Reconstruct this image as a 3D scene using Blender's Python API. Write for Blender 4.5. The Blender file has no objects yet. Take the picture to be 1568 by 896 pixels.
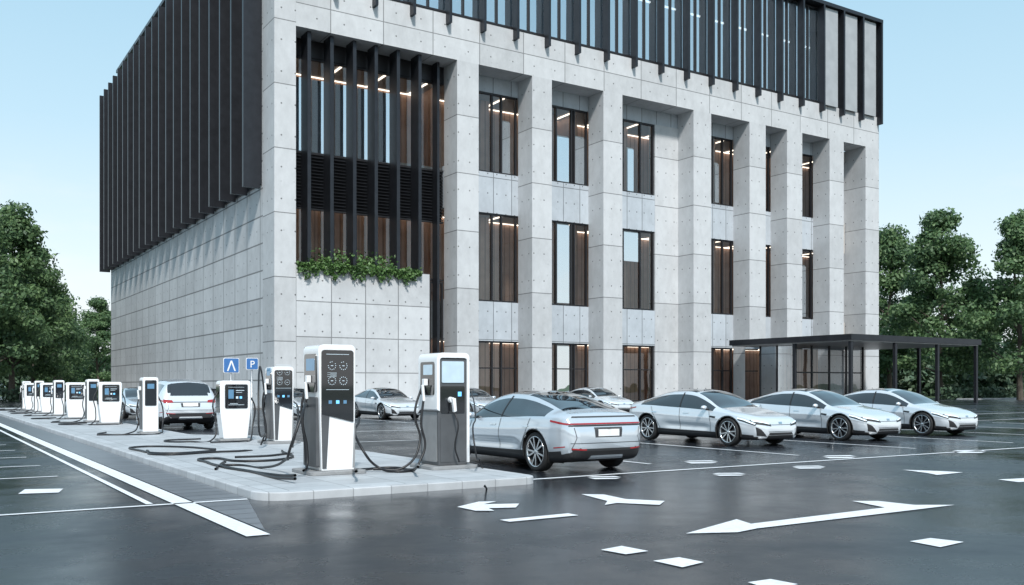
import bpy, math, random
import numpy as np
from mathutils import Vector, Matrix
from mathutils.bvhtree import BVHTree
rnd = random.Random(7)
sc = bpy.context.scene
ANG = math.radians(32.56)
cA, sA = math.cos(ANG), math.sin(ANG)
CAMH = 1.6; F = 1447.0; HY = 590.0
def W(X, Y): return (cA*X+sA*Y, -sA*X+cA*Y)
def G(px, py, z=0.0):
    D = (CAMH-z)*F/(py-HY); X = (px-784)/F*D
    return W(X, D)
# ------------------------------------------------------------ node helpers
def new_mat(name):
    m = bpy.data.materials.new(name); m.use_nodes = True
    nt = m.node_tree; b = nt.nodes['Principled BSDF']
    return m, nt, b
def N(nt, t, **kw):
    n = nt.nodes.new(t)
    for k, v in kw.items(): setattr(n, k, v)
    return n
def M(nt, op, a, b=None, c=None, clamp=False):
    n = nt.nodes.new('ShaderNodeMath'); n.operation = op; n.use_clamp = clamp
    for i, v in enumerate((a, b, c)):
        if v is None: continue
        if isinstance(v, (int, float)): n.inputs[i].default_value = v
        else: nt.links.new(v, n.inputs[i])
    return n.outputs[0]
def MIX(nt, fac, a, b, blend='MIX'):
    n = nt.nodes.new('ShaderNodeMix'); n.data_type = 'RGBA'; n.blend_type = blend
    for i, v in ((0, fac), (6, a), (7, b)):
        if isinstance(v, (int, float)): n.inputs[i].default_value = v
        elif isinstance(v, tuple): n.inputs[i].default_value = (*v, 1) if len(v) == 3 else v
        else: nt.links.new(v, n.inputs[i])
    return n.outputs[2]
def NOISE(nt, vec, scale, detail=3, rough=.55):
    n = nt.nodes.new('ShaderNodeTexNoise'); n.inputs['Scale'].default_value = scale
    n.inputs['Detail'].default_value = detail; n.inputs['Roughness'].default_value = rough
    if vec is not None: nt.links.new(vec, n.inputs['Vector'])
    return n.outputs['Fac']
def RANGE(nt, v, a, b, c=0., d=1.):
    n = nt.nodes.new('ShaderNodeMapRange'); nt.links.new(v, n.inputs[0])
    for i, x in enumerate((a, b, c, d)): n.inputs[i+1].default_value = x
    return n.outputs[0]
def simple(name, col, rough=.5, metal=0., var=.08, scale=6., coat=0., emis=None, es=0., spec=.5):
    m, nt, b = new_mat(name)
    tc = N(nt, 'ShaderNodeTexCoord')
    f = NOISE(nt, tc.outputs['Object'], scale, 2)
    c = MIX(nt, RANGE(nt, f, .3, .7), tuple(x*(1-var) for x in col), tuple(min(1, x*(1+var)) for x in col))
    nt.links.new(c, b.inputs['Base Color'])
    b.inputs['Roughness'].default_value = rough; b.inputs['Metallic'].default_value = metal
    b.inputs['Coat Weight'].default_value = coat; b.inputs['Coat Roughness'].default_value = .04
    b.inputs['Specular IOR Level'].default_value = spec
    if emis: b.inputs['Emission Color'].default_value = (*emis, 1); b.inputs['Emission Strength'].default_value = es
    return m
def concrete(name, col, ps, pz, os=0., oz=0., holes=True, hs=1.3, hz=1.2, vert=True, tint=.075, lw=.035):
    m, nt, b = new_mat(name)
    tc = N(nt, 'ShaderNodeTexCoord'); obj = tc.outputs['Object']
    sp = N(nt, 'ShaderNodeSeparateXYZ'); nt.links.new(obj, sp.inputs[0])
    ge = N(nt, 'ShaderNodeNewGeometry'); sn = N(nt, 'ShaderNodeSeparateXYZ'); nt.links.new(ge.outputs['True Normal'], sn.inputs[0])
    side = M(nt, 'GREATER_THAN', M(nt, 'ABSOLUTE', sn.outputs[0]), .5)
    s = M(nt, 'ADD', M(nt, 'MULTIPLY', side, sp.outputs[1]), M(nt, 'MULTIPLY', M(nt, 'SUBTRACT', 1., side), sp.outputs[0]))
    z = sp.outputs[2]
    def line(v, p, o, wd):
        f = M(nt, 'FRACT', M(nt, 'DIVIDE', M(nt, 'ADD', v, o+1000*p), p))
        d = M(nt, 'MULTIPLY', M(nt, 'SUBTRACT', .5, M(nt, 'ABSOLUTE', M(nt, 'SUBTRACT', f, .5))), p)
        return M(nt, 'LESS_THAN', d, wd)
    j = line(z, pz, oz, lw)
    if vert: j = M(nt, 'MAXIMUM', j, line(s, ps, os, lw))
    def dd(v, p, o):
        f = M(nt, 'FRACT', M(nt, 'DIVIDE', M(nt, 'ADD', v, o+1000*p), p))
        return M(nt, 'MULTIPLY', M(nt, 'SUBTRACT', f, .5), p)
    a = dd(s, hs, os); c_ = dd(z, hz, oz)
    r = M(nt, 'SQRT', M(nt, 'ADD', M(nt, 'MULTIPLY', a, a), M(nt, 'MULTIPLY', c_, c_)))
    hole = M(nt, 'LESS_THAN', r, .06)
    cell = N(nt, 'ShaderNodeCombineXYZ')
    nt.links.new(M(nt, 'FLOOR', M(nt, 'DIVIDE', M(nt, 'ADD', s, os+1000*ps), ps)) , cell.inputs[0])
    nt.links.new(M(nt, 'FLOOR', M(nt, 'DIVIDE', M(nt, 'ADD', z, oz+1000*pz), pz)) , cell.inputs[1])
    wn = N(nt, 'ShaderNodeTexWhiteNoise'); nt.links.new(cell.outputs[0], wn.inputs['Vector'])
    mp = N(nt, 'ShaderNodeMapping'); mp.inputs['Scale'].default_value = (1, 1, .6); nt.links.new(obj, mp.inputs[0])
    n1 = NOISE(nt, obj, .35, 4, .6); n2 = NOISE(nt, mp.outputs[0], 1.6, 5, .7)
    t = M(nt, 'ADD', M(nt, 'MULTIPLY', RANGE(nt, n1, .3, .7), .4), M(nt, 'MULTIPLY', RANGE(nt, n2, .3, .7), .45))
    t = M(nt, 'ADD', t, M(nt, 'MULTIPLY', wn.outputs[0], .45))
    lo = tuple(x*(1-tint*2.8) for x in col); hi = tuple(x*(1+tint) for x in col)
    c = MIX(nt, RANGE(nt, t, .2, 1.), lo, hi)
    vo = N(nt, 'ShaderNodeTexVoronoi'); vo.inputs['Scale'].default_value = 1.3; nt.links.new(obj, vo.inputs['Vector'])
    spot = M(nt, 'MULTIPLY', M(nt, 'LESS_THAN', vo.outputs['Distance'], .09), .22)
    c = MIX(nt, spot, c, tuple(x*.4 for x in col))
    c = MIX(nt, M(nt, 'MULTIPLY', j, .78), c, tuple(x*.2 for x in col))
    if holes: c = MIX(nt, M(nt, 'MULTIPLY', hole, .8), c, (.05, .05, .05))
    nt.links.new(c, b.inputs['Base Color']); b.inputs['Roughness'].default_value = .75
    return m
def glass(name, tint, base=.1, rough=.0):
    m, nt, b = new_mat(name)
    nt.nodes.remove(b)
    out = nt.nodes['Material Output']
    tr = N(nt, 'ShaderNodeBsdfTransparent'); tr.inputs[0].default_value = (*tint, 1)
    gl = N(nt, 'ShaderNodeBsdfGlossy'); gl.inputs[0].default_value = (.92, .97, 1, 1); gl.inputs['Roughness'].default_value = rough
    fr = N(nt, 'ShaderNodeFresnel'); fr.inputs[0].default_value = 1.5
    ge = N(nt, 'ShaderNodeTexCoord'); nz = NOISE(nt, ge.outputs['Object'], .5, 1)
    bp = N(nt, 'ShaderNodeBump'); bp.inputs['Strength'].default_value = .03; bp.inputs['Distance'].default_value = .3
    nt.links.new(nz, bp.inputs['Height']); nt.links.new(bp.outputs[0], gl.inputs['Normal'])
    fac = M(nt, 'ADD', M(nt, 'MULTIPLY', fr.outputs[0], 1.0), base, clamp=True)
    mx = N(nt, 'ShaderNodeMixShader'); nt.links.new(fac, mx.inputs[0]); nt.links.new(tr.outputs[0], mx.inputs[1]); nt.links.new(gl.outputs[0], mx.inputs[2])
    nt.links.new(mx.outputs[0], out.inputs[0])
    return m
# ------------------------------------------------------------ materials
CON = (.54, .555, .57)
m_wall = concrete('concrete_wall', CON, 2.62, 2.5, os=-1.54, oz=0)
m_col = concrete('concrete_column', CON, 50, 4.45, oz=-.2, vert=False, hs=1.0, hz=2.2)
m_band = concrete('concrete_band', CON, 4.1, 1.7, os=0, oz=-26.6, hs=2.05, hz=1.7)
m_side = concrete('concrete_side_wall', CON, 3.1, 1.95, oz=0, hs=1.55, hz=1.95, lw=.055)
m_span = concrete('concrete_spandrel', (.46, .505, .55), 1.75, 3.3, os=.3, oz=-2, hs=.87, hz=1.6)
m_fin = simple('charcoal_metal_fin', (.028, .031, .038), .36, .5, .15, 1.5)
m_fing = simple('grey_metal_panel', (.40, .41, .42), .4, .2, .08, 1.)
m_frame = simple('dark_window_frame', (.03, .03, .034), .4, .4)
m_glass = glass('window_glass', (.88, .89, .90), .05)
m_glass2 = glass('window_glass_reflective', (.70, .80, .88), .62)
m_glass3 = glass('window_glass_mirror_pane', (.8, .85, .9), .72)
m_skyrefl = simple('roller_blind', (.88, .90, .90), .8)  # near-white panel colour standing in for sky reflected in the panes
m_inner = simple('interior_plaster', (.50, .47, .44), .8)
m_inner2 = simple('office_wall_white', (.75, .79, .82), .8)
m_lamp = simple('interior_light_strip', (.9, .9, .9), .5, emis=(1, .87, .72), es=2.3)
m_lampw = simple('interior_light_strip_white', (.9, .9, .9), .5, emis=(1, .97, .92), es=2.5)
def wood():
    m, nt, b = new_mat('timber_slats')
    tc = N(nt, 'ShaderNodeTexCoord'); sp = N(nt, 'ShaderNodeSeparateXYZ'); nt.links.new(tc.outputs['Object'], sp.inputs[0])
    f = M(nt, 'FRACT', M(nt, 'MULTIPLY', M(nt, 'ADD', sp.outputs[0], 500.), 1.9))
    g = M(nt, 'LESS_THAN', f, .25)
    n = NOISE(nt, tc.outputs['Object'], .7, 3)
    c = MIX(nt, RANGE(nt, n, .3, .7), (.42, .26, .19), (.60, .40, .30))
    c = MIX(nt, M(nt, 'MULTIPLY', g, .5), c, (.10, .055, .04))
    nt.links.new(c, b.inputs['Base Color']); b.inputs['Roughness'].default_value = .55
    return m
m_wood = wood()
def asphalt():
    m, nt, b = new_mat('asphalt')
    tc = N(nt, 'ShaderNodeTexCoord'); o = tc.outputs['Object']
    fine = NOISE(nt, o, 55, 3, .8); mid = NOISE(nt, o, 1.2, 5, .6); big = NOISE(nt, o, .13, 4, .6)
    t = M(nt, 'ADD', M(nt, 'MULTIPLY', fine, .8), M(nt, 'MULTIPLY', mid, .25))
    c = MIX(nt, RANGE(nt, t, .35, .75), (.007, .009, .013), (.036, .041, .050))
    c = MIX(nt, M(nt, 'MULTIPLY', RANGE(nt, big, .35, .65), .35), c, (.014, .018, .024))
    vo = N(nt, 'ShaderNodeTexVoronoi'); vo.inputs['Scale'].default_value = 40; nt.links.new(o, vo.inputs['Vector'])
    c = MIX(nt, M(nt, 'MULTIPLY', M(nt, 'LESS_THAN', vo.outputs['Distance'], .15), .45), c, (.15, .16, .17))
    # tar-sealed cracks
    v2 = N(nt, 'ShaderNodeTexVoronoi'); v2.feature = 'DISTANCE_TO_EDGE'; v2.inputs['Scale'].default_value = .16
    wv = N(nt, 'ShaderNodeTexNoise'); wv.inputs['Scale'].default_value = .8; nt.links.new(o, wv.inputs['Vector'])
    ad = N(nt, 'ShaderNodeVectorMath', operation='ADD'); nt.links.new(o, ad.inputs[0]); nt.links.new(wv.outputs['Color'], ad.inputs[1]); nt.links.new(ad.outputs[0], v2.inputs['Vector'])
    ck = M(nt, 'LESS_THAN', v2.outputs['Distance'], .0016)
    c = MIX(nt, M(nt, 'MULTIPLY', ck, .7), c, (.006, .007, .008))
    nt.links.new(c, b.inputs['Base Color'])
    r = M(nt, 'ADD', RANGE(nt, big, .38, .60, .13, .33), M(nt, 'MULTIPLY', M(nt, 'SUBTRACT', mid, .5), .4))
    nt.links.new(M(nt, 'MAXIMUM', r, .09), b.inputs['Roughness'])
    bp = N(nt, 'ShaderNodeBump'); bp.inputs['Strength'].default_value = .14; bp.inputs['Distance'].default_value = .01
    nt.links.new(fine, bp.inputs['Height']); nt.links.new(bp.outputs[0], b.inputs['Normal'])
    return m
m_asph = asphalt()
def paving(name, px, py, col, jw=.012, rough=.6):
    m, nt, b = new_mat(name)
    tc = N(nt, 'ShaderNodeTexCoord'); o = tc.outputs['Object']
    sp = N(nt, 'ShaderNodeSeparateXYZ'); nt.links.new(o, sp.inputs[0])
    def line(v, p):
        f = M(nt, 'FRACT', M(nt, 'DIVIDE', M(nt, 'ADD', v, 1000*p), p))
        return M(nt, 'LESS_THAN', M(nt, 'MULTIPLY', M(nt, 'SUBTRACT', .5, M(nt, 'ABSOLUTE', M(nt, 'SUBTRACT', f, .5))), p), jw)
    j = M(nt, 'MAXIMUM', line(sp.outputs[0], px), line(sp.outputs[1], py))
    ce = N(nt, 'ShaderNodeCombineXYZ')
    nt.links.new(M(nt, 'FLOOR', M(nt, 'DIVIDE', M(nt, 'ADD', sp.outputs[0], 1000*px), px)), ce.inputs[0])
    nt.links.new(M(nt, 'FLOOR', M(nt, 'DIVIDE', M(nt, 'ADD', sp.outputs[1], 1000*py), py)), ce.inputs[1])
    wn = N(nt, 'ShaderNodeTexWhiteNoise'); nt.links.new(ce.outputs[0], wn.inputs['Vector'])
    n = NOISE(nt, o, 3, 5, .65); n2 = NOISE(nt, o, 60, 2, .7)
    t = M(nt, 'ADD', M(nt, 'MULTIPLY', n, .6), M(nt, 'MULTIPLY', wn.outputs[0], .25)); t = M(nt, 'ADD', t, M(nt, 'MULTIPLY', n2, .2))
    c = MIX(nt, RANGE(nt, t, .3, .8), tuple(x*.76 for x in col), tuple(x*1.12 for x in col))
    c = MIX(nt, M(nt, 'MULTIPLY', j, .6), c, tuple(x*.3 for x in col))
    nt.links.new(c, b.inputs['Base Color']); b.inputs['Roughness'].default_value = rough
    return m
m_pave = paving('concrete_pavers', .9, .6, (.44, .465, .485))
m_kerb = paving('kerb_stone', .6, .6, (.48, .50, .52), .008)
m_gut = paving('grey_paver_strip', 30, .45, (.17, .185, .205), .04, .35)
m_walk = paving('sidewalk_pavers', 1.2, 1.2, (.30, .30, .30), .02)
def paint_m():
    m, nt, b = new_mat('white_road_paint')
    tc = N(nt, 'ShaderNodeTexCoord'); o = tc.outputs['Object']
    n = NOISE(nt, o, 14, 6, .75); n2 = NOISE(nt, o, 2, 4)
    c = MIX(nt, M(nt, 'MULTIPLY', RANGE(nt, n, .52, .72), .6), (.8, .82, .84), (.3, .32, .34))
    c = MIX(nt, RANGE(nt, n2, .3, .8, 0, .25), c, (.5, .52, .54))
    nt.links.new(c, b.inputs['Base Color']); b.inputs['Roughness'].default_value = .5
    return m
m_paint = paint_m()
m_grass = simple('grass', (.05, .085, .03), .9, var=.4, scale=2)
m_soil = simple('soil', (.05, .035, .025), .95)
def leafm(name, a, b_, tr=True):
    m, nt, b = new_mat(name)
    at = N(nt, 'ShaderNodeAttribute'); at.attribute_name = 'tone'
    c = MIX(nt, at.outputs['Fac'], a, b_)
    nt.links.new(c, b.inputs['Base Color']); b.inputs['Roughness'].default_value = .55
    if tr:
        tl = N(nt, 'ShaderNodeBsdfTranslucent'); nt.links.new(c, tl.inputs[0])
        mx = N(nt, 'ShaderNodeMixShader'); mx.inputs[0].default_value = .35
        nt.links.new(b.outputs[0], mx.inputs[1]); nt.links.new(tl.outputs[0], mx.inputs[2]); nt.links.new(mx.outputs[0], nt.nodes['Material Output'].inputs[0])
    return m
m_leaf = leafm('leaves', (.055, .115, .055), (.18, .29, .12))
m_leafd = leafm('leaves_dark', (.045, .085, .05), (.10, .155, .09), False)
m_ivy = leafm('planter_leaves', (.03, .08, .02), (.12, .22, .06), False)
m_bark = simple('bark', (.09, .075, .06), .9, var=.3, scale=8)
# car mats
m_body = simple('pearl_silver_paint', (.74, .78, .82), .20, .40, .02, 2, coat=1.)
m_body2 = simple('light_silver_paint', (.64, .69, .74), .20, .5, .02, 2, coat=1.)
m_cglass = simple('tinted_car_glass', (.012, .015, .018), .03, 0, .1, 2, coat=1., spec=.8)
m_trim = simple('black_plastic_trim', (.02, .02, .022), .5)
m_well = simple('wheel_well', (.01, .01, .01), .9)
m_rub = simple('tyre_rubber', (.018, .018, .019), .75)
m_rim = simple('alloy_rim', (.62, .64, .66), .25, .9)
m_rimd = simple('dark_rim', (.03, .03, .035), .35, .6)
m_seam = simple('panel_gap', (.05, .053, .058), .7)
m_red = simple('tail_lamp_red', (.30, .014, .018), .15, coat=1., emis=(1, .05, .05), es=.03)
m_head = simple('head_lamp', (.75, .85, .9), .1, coat=1., emis=(.75, .93, 1), es=.5)
m_plate = simple('number_plate', (.78, .79, .8), .5)
m_chrome = simple('chrome', (.75, .76, .78), .12, 1.)
# charger mats
m_cw = simple('charger_white_shell', (.80, .81, .82), .3, 0, .02, 3, coat=.4)
m_cd = simple('charger_dark_grey', (.10, .105, .112), .4, .3, .1, 3)
m_cb = simple('charger_black_glass', (.012, .013, .016), .06, 0, .1, 3, coat=1.)
m_cs = simple('charger_screen', (.35, .45, .52), .2, emis=(.66, .84, .95), es=.3)
m_csb = simple('charger_blue_display', (.05, .12, .2), .15, emis=(.30, .62, .95), es=.28)
m_cblue = simple('charger_blue_light', (.1, .35, .7), .3, emis=(.2, .6, 1), es=1.0)
m_ctxt = simple('charger_screen_text', (.55, .65, .72), .4, emis=(.7, .88, 1), es=.14)
m_base = simple('charger_plinth', (.25, .255, .26), .7)
m_cable = simple('cable_rubber', (.012, .012, .014), .45)
m_blue = simple('sign_blue', (.05, .16, .40), .4)
m_white = simple('sign_white', (.8, .8, .8), .5)
m_steel = simple('galvanised_steel', (.4, .41, .42), .4, .8)
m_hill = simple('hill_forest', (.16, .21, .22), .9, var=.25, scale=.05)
# ------------------------------------------------------------ mesh builder
def link(o, parent=None):
    sc.collection.objects.link(o)
    if parent: o.parent = parent
    return o
def empty(name, loc=(0, 0, 0), rz=0.):
    e = bpy.data.objects.new(name, None); e.empty_display_size = .3
    e.location = loc; e.rotation_euler = (0, 0, rz); sc.collection.objects.link(e); return e
class MB:
    def __init__(s): s.v = []; s.f = []; s.m = []; s.mats = []
    def mi(s, m):
        if m not in s.mats: s.mats.append(m)
        return s.mats.index(m)
    def face(s, pts, m):
        b = len(s.v); s.v += [tuple(p) for p in pts]; s.f.append(tuple(range(b, b+len(pts)))); s.m.append(s.mi(m))
    def box(s, x0, x1, y0, y1, z0, z1, m):
        b = len(s.v)
        s.v += [(x0, y0, z0), (x1, y0, z0), (x1, y1, z0), (x0, y1, z0), (x0, y0, z1), (x1, y0, z1), (x1, y1, z1), (x0, y1, z1)]
        for q in ((0, 3, 2, 1), (4, 5, 6, 7), (0, 1, 5, 4), (1, 2, 6, 5), (2, 3, 7, 6), (3, 0, 4, 7)):
            s.f.append(tuple(b+i for i in q)); s.m.append(s.mi(m))
    def prism(s, poly, z0, z1, m, mtop=None, axis='z'):
        n = len(poly); b = len(s.v)
        def P(p, z): return (p[0], p[1], z) if axis == 'z' else ((p[0], z, p[1]) if axis == 'y' else (z, p[0], p[1]))
        s.v += [P(p, z0) for p in poly]+[P(p, z1) for p in poly]
        s.f.append(tuple(b+i for i in reversed(range(n)))); s.m.append(s.mi(m))
        s.f.append(tuple(b+n+i for i in range(n))); s.m.append(s.mi(mtop or m))
        for i in range(n):
            j = (i+1) % n; s.f.append((b+i, b+j, b+n+j, b+n+i)); s.m.append(s.mi(m))
    def tube(s, pts, rad, m, seg=8):
        b = len(s.v); n = len(pts); pts = [Vector(p) for p in pts]
        for i, p in enumerate(pts):
            t = (pts[min(i+1, n-1)]-pts[max(i-1, 0)]).normalized()
            a = t.cross(Vector((0.3, 1, .1))).normalized(); c = t.cross(a)
            for k in range(seg):
                w = 2*math.pi*k/seg; s.v.append(tuple(p+(a*math.cos(w)+c*math.sin(w))*rad[i]))
        for i in range(n-1):
            for k in range(seg):
                k2 = (k+1) % seg; s.f.append((b+i*seg+k, b+i*seg+k2, b+(i+1)*seg+k2, b+(i+1)*seg+k)); s.m.append(s.mi(m))
        s.f.append(tuple(b+(n-1)*seg+k for k in range(seg))); s.m.append(s.mi(m))
    def mesh(s, name, smooth=False):
        me = bpy.data.meshes.new(name); me.from_pydata(s.v, [], s.f)
        for m in s.mats: me.materials.append(m)
        me.polygons.foreach_set('material_index', s.m)
        if smooth: me.polygons.foreach_set('use_smooth', [True]*len(s.f))
        me.update(); return me
    def obj(s, name, parent=None, bevel=0, smooth=False, seg=3):
        o = link(bpy.data.objects.new(name, s.mesh(name, smooth)), parent)
        if bevel:
            bv = o.modifiers.new('b', 'BEVEL'); bv.width = bevel; bv.segments = seg; bv.limit_method = 'ANGLE'; bv.angle_limit = math.radians(40)
            for p in o.data.polygons: p.use_smooth = True
            bv.harden_normals = True
        return o
def rpoly(pts, seg=6):
    out = []; n = len(pts)
    for i, (x, y, r) in enumerate(pts):
        if r <= 0: out.append((x, y)); continue
        p = Vector((x, y)); a = (Vector(pts[i-1][:2])-p).normalized(); b = (Vector(pts[(i+1) % n][:2])-p).normalized()
        s_ = p+a*r; e = p+b*r
        for k in range(seg+1):
            t = k/seg; q = s_*(1-t)**2+p*2*t*(1-t)+e*t*t; out.append((q.x, q.y))
    return out
def rrect(x0, x1, z0, z1, r, seg=5): return rpoly([(x0, z0, r), (x1, z0, r), (x1, z1, r), (x0, z1, r)], seg)
# ------------------------------------------------------------ ground
g = MB(); g.face([(-1500, -1500, -.03), (1500, -1500, -.03), (1500, 1500, -.03), (-1500, 1500, -.03)], m_grass); g.obj('ground')
g = MB(); g.face([(-120, -60, 0), (190, -60, 0), (190, 70, 0), (98, 70, 0), (98, 150, 0), (-120, 150, 0)], m_asph); g.obj('asphalt_parking_lot')
g = MB(); g.prism([(19.0, 61.2), (89.4, 61.2), (89.4, 128), (19.0, 128)], -.02, .12, m_walk); g.obj('building_sidewalk')
g = MB(); g.prism([(98.3, 60), (190, 60), (190, 62), (98.3, 62)], -.02, .13, m_kerb); g.obj('far_kerb')
isl = [(4.05, 12.7, .55), (8.68, 12.7, .4), (8.68, 27.5, .3), (7.15, 29.2, .3), (7.15, 70, .3), (4.05, 70, .3)]
g = MB(); g.prism(rpoly(isl, 10), -.02, .12, m_kerb)
isl2 = [(4.2, 12.85, .42), (8.53, 12.85, .3), (8.53, 27.4, .3), (7.0, 29.1, .3), (7.0, 69.8, .3), (4.2, 69.8, .3)]
g.prism(rpoly(isl2, 10), .05, .124, m_pave); g.obj('charging_island_pavement', bevel=.02, seg=2)
g = MB(); g.face([(3.3, 10.2, .004), (4.04, 13.3, .004), (4.04, 70, .004), (3.3, 70, .004)], m_gut); g.obj('paver_strip')
hl = MB(); prev = None
for i in range(25):
    px = -350+i*45; h = 60+30*math.sin(i*.55)+14*math.sin(i*1.7)
    x, y = W((px-784)/F*900, 900); x2, y2 = W((px-784)/F*900, 1000)
    cur = ((x, y, -2), (x2, y2, max(5, h)))
    if prev: hl.face([prev[0], cur[0], cur[1], prev[1]], m_hill)
    prev = cur
hl.obj('distant_hill')
# markings
mk = MB(); ZP = .008
def rect(x0, x1, y0, y1): mk.face([(x0, y0, ZP), (x1, y0, ZP), (x1, y1, ZP), (x0, y1, ZP)], m_paint)
def ipoly(pts): mk.face([(*G(*p), ZP) for p in reversed(pts)], m_paint)
rect(3.0, 3.26, 9.9, 70); rect(2.68, 2.77, 13.3, 70); rect(-12, 4.0, 13.1, 13.2)
for i in range(14):
    y = 18.2+i*2.6
    rect(-5.0, 2.2, y, y+.09)
rect(-5.1, -5.0, 13.2, 60)
for i in range(5): rect(-12, -6.5, 15+i*2.6, 15.09+i*2.6)
ipoly([(28, 757), (90, 755), (97, 749), (38, 750)])
rect(8.75, 60, 13.25, 13.36)
for x in (9.1, 12.6, 17.0, 21.35, 25.75, 30.2, 34.6, 39, 43.4): rect(x, x+.1, 14.6, 23)
rect(9.0, 60, 24.6, 24.72)
for x in (10.9, 14.4, 17.9, 21.4, 25, 28.5, 32, 35.5, 39, 42.5, 46): rect(x, x+.1, 36.5, 43)
rect(9, 60, 36.4, 36.5)
rect(13, 60, 30.2, 30.35)
ipoly([(700, 777), (733, 769), (760, 768.5), (740, 773), (795, 772), (790, 778), (748, 779), (757, 783), (728, 783)])
ipoly([(765, 797), (870, 787), (886, 790), (780, 800)])
ipoly([(890, 757.5), (925, 758), (958, 765), (1018, 768), (1010, 774), (945, 771), (926, 774), (930, 768)])
ipoly([(1050, 818), (1128, 796), (1150, 803), (1355, 778), (1305, 768), (1345, 768), (1400, 774), (1462, 774), (1380, 784), (1160, 810), (1130, 816)])
ipoly([(920, 843), (952, 837), (993, 845), (958, 850)])
ipoly([(1000, 860), (1040, 854.5), (1078, 862), (1045, 870)])
ipoly([(1393, 830), (1425, 825), (1476, 831), (1440, 839)])
ipoly([(1528, 735), (1568, 733), (1600, 736), (1560, 739)])
ipoly([(1145, 893), (1180, 888), (1222, 896), (1180, 904)])
ipoly([(1382, 720), (1440, 722), (1475, 724), (1435, 728), (1420, 725)])
for px, py in ((1116, 727), (1238, 716), (1285, 700), (1484, 692), (1073, 708), (925, 732)):
    ipoly([(px-26, py-.6), (px-18, py-2), (px+16, py-2.4), (px+27, py-.5), (px+6, py-.9)])
    ipoly([(px-24, py+.4), (px+4, py+.2), (px+25, py+.6), (px+18, py+2), (px-14, py+2.4)])
mk.obj('painted_lot_markings')
# ------------------------------------------------------------ building
CX, CY = 21.2, 63.58
bld = empty('concrete_office_building', (CX, CY, 0))
U1 = 65.6; V1 = 62.2; ZB = 26.65; ZT = 30.; RV = 2.1
cols = [(14.39, 16.31), (21.34, 23.28), (28.63, 30.70), (39.0, 41.2), (46.2, 48.4), (51.4, 53.6), (57.7, 59.9)]
b = MB()
b.box(1.0, 1.54, 0, 2.5, 0, ZT, m_col); b.box(0, 1.0, 0, 2.5, 0, ZT, m_col)
for a, c in cols: b.box(a, c, 0, RV-.003, 0, ZB, m_col)
b.box(63.4, U1, 0, 9, 0, ZB, m_col)
b.box(59.9, 63.4, 3.4, 3.8, 0, ZB, m_col)
b.obj('concrete_columns', bld)
b = MB(); b.box(1.543, U1, 0.0, 2.5, ZB, ZT, m_band); b.obj('concrete_top_band', bld)
b = MB(); b.box(0, .6, 2.503, V1, 0, 37, m_side); b.obj('side_wall', bld)
b = MB(); b.box(1.543, 12.02, 0, .35, 0, 10, m_wall); b.box(1.543, 12.02, .353, RV+.3, 0, 9.55, m_wall); b.obj('planter_wall', bld)
b = MB(); b.box(1.6, 11.95, .36, 2.2, 9.55, 9.75, m_soil); b.obj('planter_soil', bld)
b = MB()
b.box(14.39, 59.9, RV, RV+.4, 15.6, 18.9, m_span); b.box(14.39, 59.9, RV, RV+.4, 5.2, 8.4, m_span)
b.box(36.2, 39.0, RV-.05, RV+.8, 0, 25.4, m_col)
b.box(14.39, 59.9, RV+.05, RV+.4, 25.4, ZB-.003, m_span)
b.obj('recessed_spandrels', bld)
b = MB(); b.box(1.543, 14.385, RV+.05, RV+.4, 25.4, ZB-.003, m_frame)
b.obj('window_header', bld)
# interior
b = MB()
for z0, z1 in ((-.02, .15), (5.3, 8.3), (15.7, 18.8), (25.45, 26.6)): b.box(.65, 63.3, RV+.45, 12, z0, z1, m_inner)
b.box(.65, 63.3, 6.4, 6.8, .15, 26, m_wood)
for u in (14.2, 28.2, 45, 55): b.box(u, u+.3, 3.6, 6.4, .15, 25.5, m_wood)
for u in (18.5, 25.5, 33.5, 50.5): b.box(u, u+1.4, 4.4, 4.7, .15, 25.5, m_wood)
b.obj('interior_rooms', bld)
b = MB()
for z in (5.25, 15.65, 25.4):
    for i in range(17):
        u = 2.4+3.6*i
        b.box(u, u+.15, 2.9, 6.2, z-.03, z+.04, m_lamp)
    b.box(1.2, 62, 6.2, 6.3, z-.03, z+.04, m_lamp)
b.obj('interior_lights', bld)
b = MB(); fr = MB(); bl = MB()
def window(u0, u1, z0, z1, mull, v=RV+.25, gm=m_glass, hz=()):
    b.face([(u0, v, z0), (u1, v, z0), (u1, v, z1), (u0, v, z1)], gm)
    fr.box(u0, u1, v-.12, v+.1, z0, z0+.14, m_frame); fr.box(u0, u1, v-.12, v+.1, z1-.14, z1, m_frame)
    for m_ in mull: fr.box(m_-.07, m_+.07, v-.15, v+.08, z0+.14, z1-.14, m_frame)
    for h in hz: fr.box(u0, u1, v-.1, v+.06, h-.05, h+.05, m_frame)
bays = [(16.31, 21.34, (18.9, 19.8, 21.2)), (23.28, 28.63, (25.3, 26.9, 27.2, 28.5)), (30.7, 36.2, (32.6, 34.6, 36.1)), (41.2, 46.2, (43.6, 44.9, 46.1)), (48.4, 51.4, (50.4, 51.3)), (53.6, 57.7, (56, 57.6))]
for a, c, ml in bays:
    window(a, c, 18.9, 25.4, ml); window(a, c, 8.4, 15.6, ml, hz=()); window(a, c, .1, 5.2, ml, hz=(3.0,))
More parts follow.
